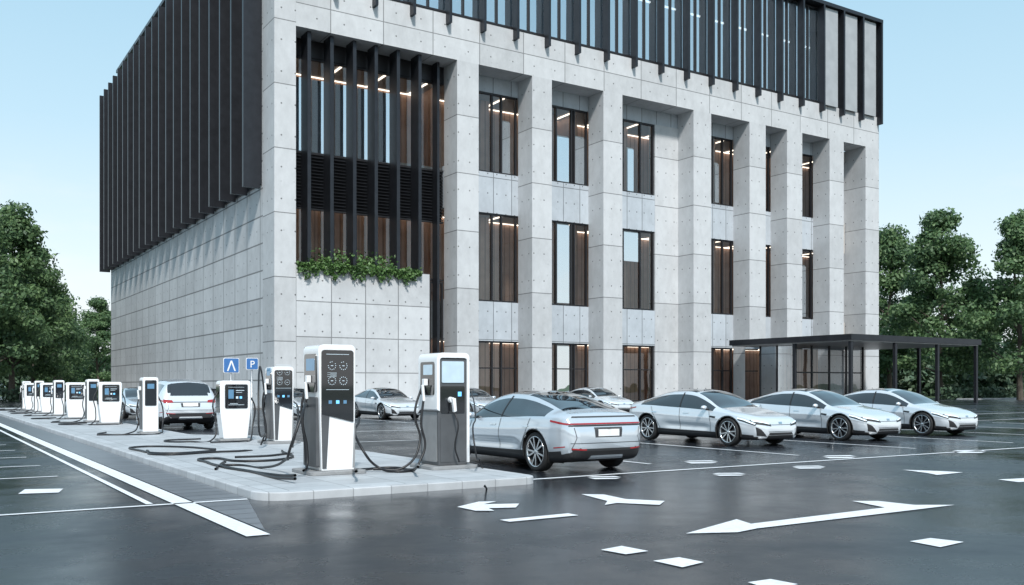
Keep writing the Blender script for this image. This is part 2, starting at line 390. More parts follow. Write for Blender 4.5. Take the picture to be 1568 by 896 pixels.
for (u0, u1, z0, z1) in ((19.9, 20.7, 18.9, 23.4), (27.3, 28.4, 18.9, 23.2), (25.4, 26.7, 18.9, 23), (25.4, 26.8, 8.5, 15.5), (33.2, 33.9, 18.9, 23), (32.7, 34.5, 12.6, 15.5), (44, 44.5, 19, 23), (25.4, 26.8, .2, 5.1), (56.2, 56.9, 8.5, 14)):
    bl.box(u0, u1, RV+.36, RV+.38, z0+.15, z1, m_skyrefl)  # added white panel behind the pane, painting in its bright sky reflection
    b.face([(u0, RV+.235, z0+.15), (u1, RV+.235, z0+.15), (u1, RV+.235, z1-.15), (u0, RV+.235, z1-.15)], m_glass3)
window(1.543, 14.39, 18.4, 25.4, (3.4, 5.2, 7, 8.7, 10.5, 12.3), gm=m_glass)
window(1.543, 14.39, 9.8, 14.5, (3.4, 5.2, 7, 8.7, 10.5, 12.3))
window(12.02, 14.39, .1, 9.75, (13.2, 14.3))
b.box(1.7, 14.3, RV+.3, RV+.35, 14.5, 18.4, m_frame)
for i in range(16): b.face([(1.6, RV+.05, 14.55+i*.24), (14.35, RV+.05, 14.55+i*.24), (14.35, RV+.28, 14.72+i*.24), (1.6, RV+.28, 14.72+i*.24)], m_fin)
for u0, u1 in ((1.7, 3.3), (3.5, 5.1), (5.3, 6.9), (7.1, 8.6), (8.8, 10.0)):
    bl.box(u0+.1, u1-.05, RV+.36, RV+.38, 18.6, 23.9, m_skyrefl)  # left bay: pale sky reflection painted as white panels behind the glass
    b.face([(u0+.1, RV+.235, 18.6), (u1-.05, RV+.235, 18.6), (u1-.05, RV+.235, 23.9), (u0+.1, RV+.235, 23.9)], m_glass3)
# top storey
TV = .30
window(.9, 65.3, 30.15, 39.7, [2.85+3.05*i for i in range(20)], v=TV, gm=m_glass2, hz=())
b.obj('glazing', bld); fr.obj('window_frames', bld); bl.obj('sky_reflection_panels', bld)
t = MB(); t.box(.65, 65, 2.6, 60, 29.6, 30.2, m_inner2); t.box(.65, 65, 4.5, 4.9, 30.2, 39.6, m_inner2)
t.box(.2, 65.5, -.62, 60, 39.8, 40.15, m_fin); t.box(65.1, 65.5, 2.0, 60, 30, 39.8, m_fing)
t.box(.9, 65.3, .6, 4.4, 39.5, 39.6, m_inner2)
t.box(65.0, 65.6, 9, 60, 0, 30, m_side); t.box(.6, 65, 61.6, V1, 0, 37, m_side)
for i in range(20): t.box(3.0+i*3.05, 4.6+i*3.05, 1.4, 1.5, 36.0, 36.16, m_lampw)
t.obj('top_storey', bld)
f = MB()
for i in range(22):
    u = 1.2+3.05*i
    f.box(u, u+.22, -.62, .16, 29.15, 39.8, m_fin)
    if i in (18, 19, 20): f.box(u+.55, u+2.5, -.3, -.22, 29.9, 39.7, m_fing)
for u in (2.55, 4.25, 6.0, 7.7, 9.5, 11.3): f.box(u, u+.26, .45, 1.75, 9.8, ZB-.003, m_fin)
f.box(13.3, 13.5, 1.2, 2.0, .1, ZB-.003, m_fin)
f.obj('front_fins', bld)
f = MB(); f.box(-.14, -.003, 2.7, V1, 15.9, 37.0, m_fin)
for i in range(21):
    v = 2.62+2.96*i; f.box(-1.35, -.15, v, v+.3, 15.6, 37.3, m_fin)
f.obj('side_fins', bld)
# canopy
cn = MB(); cn.box(43.5, 61.9, -13.6, -.01, 5.3, 5.8, m_fin); cn.box(43.7, 61.7, -13.4, -.2, 5.22, 5.3-.002, m_fing)
for u, v in ((43.8, -13.3), (49.6, -13.3), (55.6, -13.3), (61.5, -13.3), (43.8, -7.5), (61.5, -7.5), (61.5, -1)): cn.box(u-.13, u+.13, v-.13, v+.13, .0, 5.22, m_fin)
cn.obj('entrance_canopy', bld)
vs = MB()
for u0, u1, v0, v1 in ((45.5, 55, -6, -6), (45.5, 45.5, -6, -.1), (55, 55, -6, -.1)):
    vs.face([(u0, v0, .12), (u1, v1, .12), (u1, v1, 5.2), (u0, v0, 5.2)], m_glass)
for u in (45.5, 47.8, 50.2, 52.6, 55): vs.box(u-.07, u+.07, -6.08, -5.93, .12, 5.2, m_frame)
for v in (-4, -2): vs.box(45.42, 45.57, v-.06, v+.06, .12, 5.2, m_frame)
vs.box(45.5, 55, -6.06, -5.95, 2.7, 2.82, m_frame); vs.box(46.5, 54, -1.6, -1.5, .12, 5.1, m_wood)
vs.obj('glass_vestibule', bld)
# ------------------------------------------------------------ foliage
def leaf_mesh(name, C, S, mat, seed, up=.3, outn=None, extra=None, tone_=None):
    rs = np.random.RandomState(seed); n = len(C)
    nr = rs.normal(size=(n, 3))
    if outn is not None: nr = nr*.7+outn*1.0
    nr[:, 2] += up; nr /= np.linalg.norm(nr, axis=1)[:, None]
    a = np.cross(nr, rs.normal(size=(n, 3))); a /= np.linalg.norm(a, axis=1)[:, None]; bb = np.cross(nr, a)
    S = S[:, None]
    V = np.stack([C-a*S, C-bb*S*.55, C+a*S, C+bb*S*.55], 1).reshape(-1, 3)
    v2 = V.tolist()
    me = bpy.data.meshes.new(name)
    ne = len(extra.v) if extra else 0
    base = np.arange(n)[:, None]*4+np.arange(4)[None, :]+ne
    faces = (list(extra.f) if extra else [])+[tuple(r) for r in base.tolist()]
    me.from_pydata((list(extra.v) if extra else [])+v2, [], faces)
    me.materials.append(mat); me.materials.append(m_bark)
    nef = len(extra.f) if extra else 0
    me.polygons.foreach_set('material_index', [1]*nef+[0]*n)
    at = me.attributes.new('tone', 'FLOAT', 'FACE')
    tone = np.clip(rs.normal(.45, .22, n)+(tone_ if tone_ is not None else 0), 0, 1)
    at.data.foreach_set('value', np.concatenate([np.zeros(nef), tone]).astype(np.float32))
    me.update(); return me
def tree_mesh(seed, h=20., wid=.30, nclump=85, per=260):
    rs = np.random.RandomState(seed); ex = MB()
    top = Vector((rs.normal()*.3, rs.normal()*.3, h*.9))
    tp = [Vector((0, 0, -.1)), Vector((.1, .05, h*.15)), Vector((rs.normal()*.2, rs.normal()*.2, h*.4)), Vector((rs.normal()*.3, rs.normal()*.3, h*.65)), top]
    ex.tube(tp, [.36, .27, .2, .12, .04], m_bark, 9)
    Cs = []; Ss = []; On = []; Tn = []
    for k in range(nclump):
        tt = rs.uniform(.14, .98)**.9
        prof = math.sin(math.pi*min(1, (tt-.08)/.92*.5+.5))**.75 if tt > .35 else (.55+.45*(tt-.1)/.25)
        R = h*wid*max(.08, prof)
        az = rs.uniform(0, 2*math.pi)+k*2.4; rr = R*rs.uniform(.35, 1.0)
        c = np.array([math.cos(az)*rr, math.sin(az)*rr, h*tt])
        cr = h*rs.uniform(.04, .08)
        if k % 3 == 0:
            zb_ = max(h*.14, c[2]-rr*.8)
            ex.tube([(0, 0, zb_), tuple(c*np.array([.5, .5, 1])+np.array([0, 0, (zb_-c[2])*.45])), tuple(c)], [.13, .07, .02], m_bark, 5)
        d = rs.normal(size=(per, 3)); d /= np.linalg.norm(d, axis=1)[:, None]
        rad = cr*rs.uniform(.35, 1.0, per)**.5*rs.uniform(.8, 1.35, per)
        p = c+d*rad[:, None]*np.array([1.25, 1.25, .75])
        Cs.append(p); Ss.append(rs.uniform(.15, .30, per)); On.append(d); Tn.append(np.full(per, rs.normal()*.15))
    return leaf_mesh('tree_crown_%d' % seed, np.concatenate(Cs), np.concatenate(Ss), m_leaf, seed+5, .35, np.concatenate(On), ex, np.concatenate(Tn))
tms = [tree_mesh(1), tree_mesh(2, wid=.27), tree_mesh(3, wid=.33)]
def tree(px, D, h, k, rz):
    x, y = W((px-784)/F*D, D)
    e = empty('deciduous_tree', (x, y, 0), rz); o = link(bpy.data.objects.new('trunk_and_crown', tms[k]), e)
    s_ = h/20.; o.scale = (s_, s_, s_)
for a in ((-30, 84, 17.5, 0, .3), (18, 96, 19.5, 1, 1), (52, 112, 17.6, 2, 2), (85, 128, 14.5, 0, 3), (103, 142, 12, 1, 4), (150, 150, 15, 2, 5.2),
          (1362, 128, 22.5, 1, .5), (1440, 112, 21.6, 2, 1.5), (1562, 104, 20.5, 0, 2.5), (1500, 140, 15.5, 1, 3.3), (1405, 150, 16, 0, 4.), (1620, 120, 20, 2, .9), (-90, 100, 20, 2, 0.2)):
    tree(*a)
rs = np.random.RandomState(9); P = []
for (xa, xb, D, hh) in ((-300, 215, 185, 9.5), (1280, 1900, 165, 11), (1300, 1900, 140, 5.5)):
    for k in range(46):
        px = xa+(xb-xa)*(k+rs.uniform())/46; X = (px-784)/F*D; hz = hh*rs.uniform(.7, 1.15)
        cx_, cy_ = W(X, D+rs.uniform(-4, 4)); n = 330
        d = rs.normal(size=(n, 3)); d /= np.linalg.norm(d, axis=1)[:, None]
        P.append(np.array([cx_, cy_, hz*.5])+d*np.array([3.6, 3.6, hz*.5])*rs.uniform(.5, 1.05, n)[:, None])
P = np.concatenate(P)
link(bpy.data.objects.new('distant_tree_line', leaf_mesh('distant_tree_line', P, rs.uniform(.35, .7, len(P)), m_leafd, 4)))
n = 6500
u = rs.uniform(1.6, 11.2, n); hgt = .25+.5*np.abs(np.sin(u*1.9))*rs.uniform(.3, 1, n)+.25*np.sin(u*5.1)
zz = 9.8+rs.uniform(-.1, 1, n)*np.maximum(.15, hgt); vv = rs.uniform(-.25, 1.6, n)
hang = rs.uniform(size=n) < .45; zz[hang] = 10.15-rs.uniform(0, 1, hang.sum())**1.3*(.75+.25*np.sin(u[hang]*3.3)+.2*np.sin(u[hang]*9)); vv[hang] = rs.uniform(-.4, -.02, hang.sum())
big = rs.uniform(size=n) < .2; ub = np.where(rs.uniform(size=n) < .5, 4.6, 7.6); dd = rs.normal(size=(n, 3))*np.array([.75, .5, .38])
C = np.stack([u, vv, zz], 1); C[big] = np.stack([ub, np.full(n, .9), np.full(n, 10.5)], 1)[big]+dd[big]
link(bpy.data.objects.new('planter_shrubs', leaf_mesh('planter_shrubs', C, rs.uniform(.07, .16, n), m_ivy, 8)), bld)
n = 9000; C = np.stack([rs.uniform(99, 185, n), rs.uniform(63, 65, n), rs.uniform(0, 1.3, n)], 1)
link(bpy.data.objects.new('hedge', leaf_mesh('hedge', C, rs.uniform(.15, .3, n), m_leafd, 12)))
n = 6000; C = np.stack([rs.uniform(-45, 18, n), rs.uniform(104, 106, n), rs.uniform(0, 1.2, n)], 1)
link(bpy.data.objects.new('hedge', leaf_mesh('hedge', C, rs.uniform(.15, .3, n), m_leafd, 13)))
# ------------------------------------------------------------ cars
def herm(tbl):
    X = np.array([p[0] for p in tbl], float); Y = np.array([p[1] for p in tbl], float)
    d = np.diff(Y)/np.diff(X); m = np.zeros_like(Y)
    m[0], m[-1] = d[0], d[-1]
    for i in range(1, len(Y)-1):
        m[i] = 0 if d[i-1]*d[i] <= 0 else 2*d[i-1]*d[i]/(d[i-1]+d[i])
    def f(x):
        x = min(max(x, X[0]), X[-1]); i = min(max(np.searchsorted(X, x)-1, 0), len(X)-2)
        h = X[i+1]-X[i]; t = (x-X[i])/h
        return ((1+2*t)*(1-t)**2*Y[i]+t*(1-t)**2*h*m[i]+t*t*(3-2*t)*Y[i+1]+t*t*(t-1)*h*m[i+1])
    return f
SED = dict(L=4.95, wx=(.92, 3.95), wr=.37,
 zc=[(0, .56), (.04, .66), (.12, .73), (.3, .80), (.6, .875), (1.0, .95), (1.25, 1.0), (1.4, 1.06), (1.75, 1.25), (2.05, 1.385), (2.35, 1.465), (2.7, 1.50), (3.1, 1.495), (3.5, 1.445), (3.9, 1.355), (4.3, 1.235), (4.6, 1.14), (4.78, 1.085), (4.83, 1.0), (4.90, .9), (4.95, .8)],
 zr=[(0, .55), (.04, .645), (.12, .715), (.3, .785), (.6, .855), (1.0, .925), (1.25, .965), (1.4, 1.0), (1.75, 1.17), (2.05, 1.30), (2.35, 1.385), (2.7, 1.42), (3.1, 1.41), (3.5, 1.36), (3.9, 1.27), (4.3, 1.165), (4.6, 1.10), (4.78, 1.055), (4.83, .985), (4.90, .885), (4.95, .79)],
 yr=[(0, .35), (.12, .5), (.4, .62), (1.0, .72), (1.3, .77), (1.8, .71), (2.4, .62), (3.1, .6), (3.9, .62), (4.3, .66), (4.6, .71), (4.78, .72), (4.95, .4)],
 zs=[(0, .50), (.04, .57), (.12, .64), (.3, .71), (.6, .79), (1.0, .855), (1.3, .88), (1.8, .90), (2.5, .92), (3.2, .95), (3.8, .99), (4.3, 1.01), (4.6, 1.01), (4.78, .985), (4.84, .92), (4.90, .84), (4.95, .75)],
 w=[(0, .50), (.03, .6), (.1, .72), (.2, .8), (.4, .88), (.8, .945), (1.2, .95), (2.4, .935), (3.4, .945), (4.0, .965), (4.4, .95), (4.7, .90), (4.83, .84), (4.91, .75), (4.95, .64)],
 zb=[(0, .30), (.05, .22), (.2, .18), (1, .17), (4.3, .18), (4.7, .22), (4.85, .28), (4.95, .42)],
 ws=(1.31, 2.24), rg=(3.25, 4.50), sg=(1.45, 4.25), pan=(2.35, 3.18))
SUV = dict(L=4.7, wx=(.9, 3.75), wr=.38,
 zc=[(0, .66), (.04, .78), (.12, .86), (.3, .93), (.6, 1.0), (1.0, 1.06), (1.2, 1.1), (1.35, 1.18), (1.7, 1.45), (2.0, 1.63), (2.3, 1.71), (2.8, 1.74), (3.5, 1.73), (4.0, 1.68), (4.25, 1.62), (4.32, 1.55), (4.45, 1.3), (4.55, 1.08), (4.64, .95), (4.7, .8)],
 zr=[(0, .65), (.04, .765), (.12, .845), (.3, .915), (.6, .98), (1.0, 1.035), (1.2, 1.065), (1.35, 1.11), (1.7, 1.36), (2.0, 1.54), (2.3, 1.63), (2.8, 1.66), (3.5, 1.64), (4.0, 1.59), (4.25, 1.53), (4.32, 1.47), (4.45, 1.25), (4.55, 1.06), (4.64, .935), (4.7, .79)],
 yr=[(0, .35), (.12, .5), (.4, .64), (1.0, .74), (1.3, .79), (1.8, .74), (2.4, .68), (3.5, .67), (4.2, .66), (4.45, .72), (4.6, .70), (4.7, .5)],
 zs=[(0, .60), (.04, .68), (.12, .76), (.3, .84), (.6, .91), (1.0, .97), (1.3, 1.0), (2.0, 1.02), (3.2, 1.06), (3.8, 1.1), (4.2, 1.12), (4.45, 1.08), (4.55, .99), (4.64, .88), (4.7, .75)],
 w=[(0, .55), (.03, .65), (.1, .75), (.2, .82), (.4, .89), (.8, .94), (1.2, .95), (3.4, .95), (4.0, .95), (4.3, .92), (4.5, .87), (4.62, .82), (4.7, .72)],
 zb=[(0, .36), (.05, .28), (.2, .24), (1, .22), (4.1, .22), (4.5, .28), (4.7, .42)],
 ws=(1.28, 2.12), rg=(4.27, 4.46), sg=(1.45, 4.1), pan=(2.3, 3.4))
def build_car(sp, tag, paint, trimlow=True):
    L = sp['L']; f = {k: herm(sp[k]) for k in ('zc', 'zr', 'yr', 'zs', 'w', 'zb')}
    NX = 230; k = np.linspace(0, 1, NX); xs = L*(k-.72*np.sin(2*np.pi*k)/(2*np.pi))
    def bez(p0, p1, p2, n, seg):
        return [((1-t)**2*p0[0]+2*t*(1-t)*p1[0]+t*t*p2[0], (1-t)**2*p0[1]+2*t*(1-t)*p1[1]+t*t*p2[1], seg, t) for t in [i/n for i in range(n)]]
    rows = []
    for x in xs:
        w = f['w'](x); zb = f['zb'](x); zs = f['zs'](x); zr = f['zr'](x); zc = f['zc'](x); yr = min(f['yr'](x), w*.93)
        hz = zs-zb; sy = w*.965
        haunch = .012*math.exp(-((x-sp['wx'][1])/.45)**2)+.008*math.exp(-((x-sp['wx'][0])/.4)**2)
        sy += haunch
        pts = bez((0, zb), (.4*w, zb), (.80*w, zb), 4, 'A')
        pts += bez((.80*w, zb), (.95*w, zb), (.965*w, zb+hz*.18), 6, 'B')
        dn = min(1, max(0, min(x-sp['wx'][0]-.4, sp['wx'][1]-.4-x)/.5)); dn = dn*dn*(3-2*dn)
        n = 22
        for i in range(n):
            t = i/n; z = zb+hz*.18+t*(zs-zb-hz*.18)
            y = .965*w+(sy-.965*w)*t+.042*w*math.sin(math.pi*t)**.8
            y -= dn*.035*math.exp(-((t-.28)/.16)**2); y += .008*math.exp(-((t-.72)/.06)**2)
            pts.append((y, z, 'C', t))
        pts += bez((sy, zs), (sy-(sy-yr)*.12, zs+(zr-zs)*.35+.012), (yr, zr), 16, 'D')
        pts += bez((yr, zr), (yr-(yr)*.18, zr+(zc-zr)*.75), (0, zc), 18, 'E')
        pts.append((0, zc, 'E', 1.))
        rows.append([(x, *p) for p in pts])
    n = len(rows[0]); verts = []; idx = {}
    R = sp['wr']+.045; wz = sp['wr']
    for i, r in enumerate(rows):
        for j, (x, y, z, sg, t) in enumerate(r):
            if sg in 'BC':
                for wx in sp['wx']:
                    d = math.hypot(x-wx, z-wz)
                    if abs(d-R) < .022 and d > 0: x = wx+(x-wx)*R/d; z = wz+(z-wz)*R/d
            idx[i, j, 0] = len(verts); verts.append((x-L/2, y, z))
            if 0 < j < n-1: idx[i, j, 1] = len(verts); verts.append((x-L/2, -y, z))
            else: idx[i, j, 1] = idx[i, j, 0]
    faces = []; mi = []; mats = [paint, m_cglass, m_trim, m_seam]
    for i in range(NX-1):
        for j in range(n-1):
            a = rows[i][j]; bq = rows[i+1][j+1]
            x = (a[0]+bq[0])/2; z = (a[2]+bq[2])/2; sg = a[3]; t = (a[4]+(bq[4] if bq[3] == sg else 1.))/2
            kill = False
            if sg in 'ABC' and (sg != 'A' or a[1] > .58):
                for wx in sp['wx']:
                    if math.hypot(x-wx, z-wz) < R-.004: kill = True
            if kill: continue
            m = 0
            if sg in 'AB': m = 2 if (x > .12 or sg == 'A') else 0
            if sg == 'C' and t < .1 and .2 < x < L-.25: m = 2
            if sg == 'D' and .10 < t < .90 and sp['sg'][0] < x < sp['sg'][1]: m = 1
            if sg == 'E':
                if sp['ws'][0] < x < sp['ws'][1] and t > .10: m = 1
                if sp['rg'][0] < x < sp['rg'][1] and t > .06: m = 1
                if sp['pan'][0] < x < sp['pan'][1] and t > .10: m = 1
            for sd in (0, 1):
                q = (idx[i, j, sd], idx[i+1, j, sd], idx[i+1, j+1, sd], idx[i, j+1, sd])
                q = tuple(dict.fromkeys(q))
                if len(q) < 3: continue
                faces.append(q if sd == 0 else tuple(reversed(q))); mi.append(m)
    for i, rev in ((0, False), (NX-1, True)):
        lp = [idx[i, j, 0] for j in range(n)]+[idx[i, j, 1] for j in range(n-2, 0, -1)]
        faces.append(tuple(lp if not rev else reversed(lp))); mi.append(0)
    me = bpy.data.meshes.new('body_'+tag); me.from_pydata(verts, [], faces)
    for m in mats: me.materials.append(m)
    me.polygons.foreach_set('material_index', mi); me.polygons.foreach_set('use_smooth', [True]*len(faces)); me.update()
    bvh = BVHTree.FromPolygons(verts, faces)
    T = MB()
    def cast(view, a, z, off):
        if view == 'F': o, d = Vector((-L/2-1, a, z)), Vector((1, 0, 0))
        elif view == 'R': o, d = Vector((L/2+1, a, z)), Vector((-1, 0, 0))
        elif view == 'S+': o, d = Vector((a-L/2, 2, z)), Vector((0, -1, 0))
        else: o, d = Vector((a-L/2, -2, z)), Vector((0, 1, 0))
        h = bvh.ray_cast(o, d)
        if h[0] is None: return None
        nn = h[1]; nn = nn if nn.dot(d) < 0 else -nn
        return h[0]+nn*off
    def drape(view, q, m, nx=16, ny=4, off=.005):
        P = [[None]*(ny+1) for _ in range(nx+1)]
        for i in range(nx+1):
            for j in range(ny+1):
                s_, t = i/nx, j/ny
                a = (1-s_)*(1-t)*q[0][0]+s_*(1-t)*q[1][0]+s_*t*q[2][0]+(1-s_)*t*q[3][0]
                z = (1-s_)*(1-t)*q[0][1]+s_*(1-t)*q[1][1]+s_*t*q[2][1]+(1-s_)*t*q[3][1]
                P[i][j] = cast(view, a, z, off)
        for i in range(nx):
            for j in range(ny):
                qq = [P[i][j], P[i+1][j], P[i+1][j+1], P[i][j+1]]
                if all(p is not None for p in qq): T.face(qq, m)
    def line(view, pts, wd, m, off=.004):
        for (a0, z0), (a1, z1) in zip(pts, pts[1:]):
            l = math.hypot(a1-a0, z1-z0); nx_, nz_ = -(z1-z0)/l*wd/2, (a1-a0)/l*wd/2
            drape(view, [(a0-nx_, z0-nz_), (a1-nx_, z1-nz_), (a1+nx_, z1+nz_), (a0+nx_, z0+nz_)], m, max(2, int(l/.05)), 1, off)
    suv = tag == 'suv'; dz = .12 if suv else 0
    for S in ('S+', 'S-'):
        x1, x2, x3 = sp['wx'][0]+.62, (sp['wx'][0]+sp['wx'][1])/2+.22, sp['wx'][1]-.42
        zbelt = f['zs'](2.5)+.01
        line(S, [(x1, .3), (x1-.03, .6), (x1+.05, zbelt-.04)], .014, m_seam)
        line(S, [(x2+.02, .3), (x2, .6), (x2+.04, zbelt+.03)], .014, m_seam)
        line(S, [(x3-.14, .3), (x3-.02, .52), (x3+.16, .78), (x3+.26, zbelt+.06)], .014, m_seam)
        line(S, [(x1, .3), (x3-.14, .3)], .014, m_seam)
        for hx in (x2-.32, x3+.02): line(S, [(hx, zbelt-.10), (hx+.2, zbelt-.098)], .028, m_chrome, .012)
        line(S, [(x2+.04, zbelt+.05), (x2+.10, f['zr'](x2+.1)-.03)], .05, m_trim, .004)
        line(S, [(sp['wx'][0]+.42, .74+dz), (sp['wx'][0]+.62, .76+dz)], .05, m_trim, .005)
        line(S, [(.14, .585+dz), (.42, .68+dz), (.60, .725+dz)], .075, m_trim, .004)
        line(S, [(.16, .60+dz), (.42, .70+dz), (.62, .745+dz)], .035, m_head, .008)
        line(S, [(L-.52, .955+dz*.6), (L-.12, .90+dz*.6)], .035, m_red, .006)
        line(S, [(L-.42, .47+dz), (L-.16, .50+dz)], .02, m_red, .006)
        for wx in sp['wx']:
            A = [math.radians(a) for a in range(-15, 196, 7)]
            for a0, a1 in zip(A, A[1:]):
                q = [(wx+math.cos(a0)*(R+.002), wz+math.sin(a0)*(R+.002)), (wx+math.cos(a1)*(R+.002), wz+math.sin(a1)*(R+.002)), (wx+math.cos(a1)*(R+.018), wz+math.sin(a1)*(R+.018)), (wx+math.cos(a0)*(R+.018), wz+math.sin(a0)*(R+.018))]
                drape(S, q, m_trim if suv else m_seam, 1, 1, .004)
    for s_ in (1, -1):
        drape('F', [(s_*.36, .535+dz), (s_*.82, .60+dz), (s_*.82, .70+dz), (s_*.38, .60+dz)], m_trim, 12, 3, .004)
        drape('F', [(s_*.40, .585+dz), (s_*.80, .665+dz), (s_*.80, .70+dz), (s_*.42, .605+dz)], m_head, 10, 2, .008)
        drape('F', [(s_*.50, .27+dz), (s_*.74, .30+dz), (s_*.77, .52+dz), (s_*.66, .46+dz)], m_trim, 6, 3)
    drape('F', [(-.50, .23+dz), (.50, .23+dz), (.42, .37+dz), (-.42, .37+dz)], m_trim, 16, 3)
    drape('F', [(-.40, .565+dz), (.40, .565+dz), (.40, .578+dz), (-.40, .578+dz)], m_seam, 12, 1)
    line('F', [(-.06, .62+dz), (.06, .62+dz)], .05, m_chrome, .008)
    line('F', [(-.45, .395+dz), (.45, .395+dz)], .014, m_seam)
    zr_ = .905+dz*.6
    if not suv: drape('R', [(-.84, zr_-.013), (.84, zr_-.013), (.84, zr_+.011), (-.84, zr_+.011)], m_red, 34, 1, .009)
    else:
        for s_ in (1, -1): drape('R', [(s_*.55, zr_-.05), (s_*.84, zr_-.06), (s_*.84, zr_+.06), (s_*.58, zr_+.03)], m_red, 8, 2, .009)
        drape('R', [(-.62, 1.16), (.62, 1.16), (.55, 1.56), (-.55, 1.56)], m_cglass, 12, 6, .012)
    drape('R', [(-.82, zr_-.045), (.82, zr_-.045), (.82, zr_-.02), (-.82, zr_-.02)], m_trim, 30, 1, .006)
    drape('R', [(-.30, .66+dz), (.30, .66+dz), (.32, .84+dz*.6), (-.32, .84+dz*.6)], m_seam, 12, 4, .004)
    drape('R', [(-.24, .68+dz), (.24, .68+dz), (.24, .80+dz), (-.24, .80+dz)], m_plate, 8, 3, .012)
    drape('R', [(-.72, .30+dz), (.72, .30+dz), (.78, .46+dz), (-.78, .46+dz)], m_trim, 24, 4, .006)
    drape('R', [(-.40, .27+dz), (.40, .27+dz), (.36, .34+dz), (-.36, .34+dz)], paint, 12, 2, .011)
    for s_ in (1, -1):
        drape('R', [(s_*.50, .43+dz), (s_*.78, .45+dz), (s_*.78, .475+dz), (s_*.50, .455+dz)], m_red, 8, 1, .012)
        line('R', [(s_*.78, .46+dz), (s_*.70, .66+dz), (s_*.74, .84+dz*.6)], .012, m_seam)
    line('R', [(-.8, .56+dz), (.8, .56+dz)], .012, m_seam)
    if not suv:
        drape('R', [(-.74, 1.015), (.74, 1.015), (.72, 1.04), (-.72, 1.04)], m_seam, 30, 1, .005)
    tr = T.mesh('trim_'+tag, True)
    Q = MB()
    for wx in sp['wx']:
        for s_ in (1, -1):
            A = [math.radians(a) for a in range(-25, 206, 11)]
            for a0, a1 in zip(A, A[1:]):
                Q.face([(wx-L/2+math.cos(a)*(R+.004), s_*y, wz+math.sin(a)*(R+.004)) for a, y in ((a0, .55), (a1, .55), (a1, .93), (a0, .93))], m_well)
            Q.face([(wx-L/2+math.cos(a)*(R+.01), s_*.55, max(.1, wz+math.sin(a)*(R+.01))) for a in [math.radians(v) for v in range(-30, 211, 12)]], m_well)
    for s_ in (1, -1):
        xm = sp['ws'][0]+.38-L/2; zm = f['zs'](1.7)+.10
        nseg = 10
        for i in range(7):
            ph = math.pi*i/6
            for kk in range(nseg):
                th = 2*math.pi*kk/nseg
                Q.v.append((xm+.075*math.sin(ph)*math.cos(th)+.02*math.cos(ph), s_*(1.0+.115*-math.cos(ph)), zm+.062*math.sin(ph)*math.sin(th)))
        b0 = len(Q.v)-7*nseg
        for i in range(6):
            for kk in range(nseg):
                Q.f.append((b0+i*nseg+kk, b0+i*nseg+(kk+1) % nseg, b0+(i+1)*nseg+(kk+1) % nseg, b0+(i+1)*nseg+kk)); Q.m.append(Q.mi(paint))
        Q.box(xm-.03, xm+.03, min(s_*.82, s_*.92), max(s_*.82, s_*.92), zm-.06, zm-.03, m_trim)
    mr = Q.mesh('mirrors_'+tag, True)
    return dict(body=me, trim=tr, mir=mr, sp=sp)
def wheel_mesh(r, name):
    w = MB()
    def lathe(prof, m, n=40):
        b0 = len(w.v)
        for i in range(n):
            a = 2*math.pi*i/n
            for (rr, y) in prof: w.v.append((rr*math.cos(a), y, rr*math.sin(a)))
        k = len(prof)
        for i in range(n):
            for j in range(k-1):
                i2 = (i+1) % n; w.f.append((b0+i*k+j, b0+i*k+j+1, b0+i2*k+j+1, b0+i2*k+j)); w.m.append(w.mi(m))
    s_ = r/.36
    lathe([(r_*s_, y) for r_, y in ((.275, -.10), (.31, -.118), (.345, -.105), (.358, -.08), (.36, 0), (.358, .08), (.34, .11), (.25, .10))], m_rub)
    lathe([(r_*s_, y) for r_, y in ((.280, -.104), (.280, -.114), (.265, -.112), (.255, -.09), (.255, .05))], m_rim)
    lathe([(r_*s_, y) for r_, y in ((.26, -.045), (.12, -.05), (.0, -.05))], m_rimd)
    lathe([(r_*s_, y) for r_, y in ((.0, -.105), (.035, -.105), (.045, -.095), (.05, -.05))], m_rim, 16)
    for k in range(5):
        for sg in (-1, 1):
            a = 2*math.pi*k/5+.3; p0 = a+sg*.10; p1 = a+sg*.24
            def P(rad, ang, off, y): return (math.cos(ang)*rad*s_-math.sin(ang)*off, y, math.sin(ang)*rad*s_+math.cos(ang)*off)
            q = [P(.03, p0, -.014, -.100), P(.265, p1, -.018, -.108), P(.265, p1, .018, -.108), P(.03, p0, .014, -.100)]
            q2 = [(x, y+.045, z) for x, y, z in q]
            w.face(q, m_rim)
            for i in range(4): w.face([q[i], q[(i+1) % 4], q2[(i+1) % 4], q2[i]], m_rimd)
    return w.mesh(name, True)
def place_car(c, x, y, rz, name='parked_car', sx=1., sz=1.):
    e = empty(name, (x, y, 0), rz)
    for k, nm in (('body', 'body'), ('trim', 'lights_and_trim'), ('mir', 'mirrors_and_wheel_wells')):
        o = link(bpy.data.objects.new(nm, c[k]), e); o.scale = (sx, 1, 1)
    sp = c['sp']; wm = c['wheel']
    for wx in sp['wx']:
        for s_ in (-1, 1):
            o = link(bpy.data.objects.new('wheel', wm), e)
            o.location = ((wx-sp['L']/2)*sx, s_*.83, sp['wr']); o.rotation_euler = (0, rnd.uniform(0, 1.2), math.pi if s_ == 1 else 0)
    e.scale = (sz, sz, sz)
    return e
whl = wheel_mesh(.37, 'wheel_mesh'); whl2 = wheel_mesh(.38, 'wheel_mesh_suv')
sed = build_car(SED, 'sedan', m_body); sed['wheel'] = whl
sed2 = build_car(SED, 'sedan_silver', m_body2); sed2['wheel'] = whl
suv = build_car(SUV, 'suv', m_body); suv['wheel'] = whl2
H = math.pi/2
place_car(sed2, 10.72, 16.0, -H)
place_car(sed, 19.15, 19.6, H, sx=1.06)
place_car(sed, 23.55, 19.5, H, sx=1.04)
place_car(sed, 28.05, 19.9, H, sx=1.04)
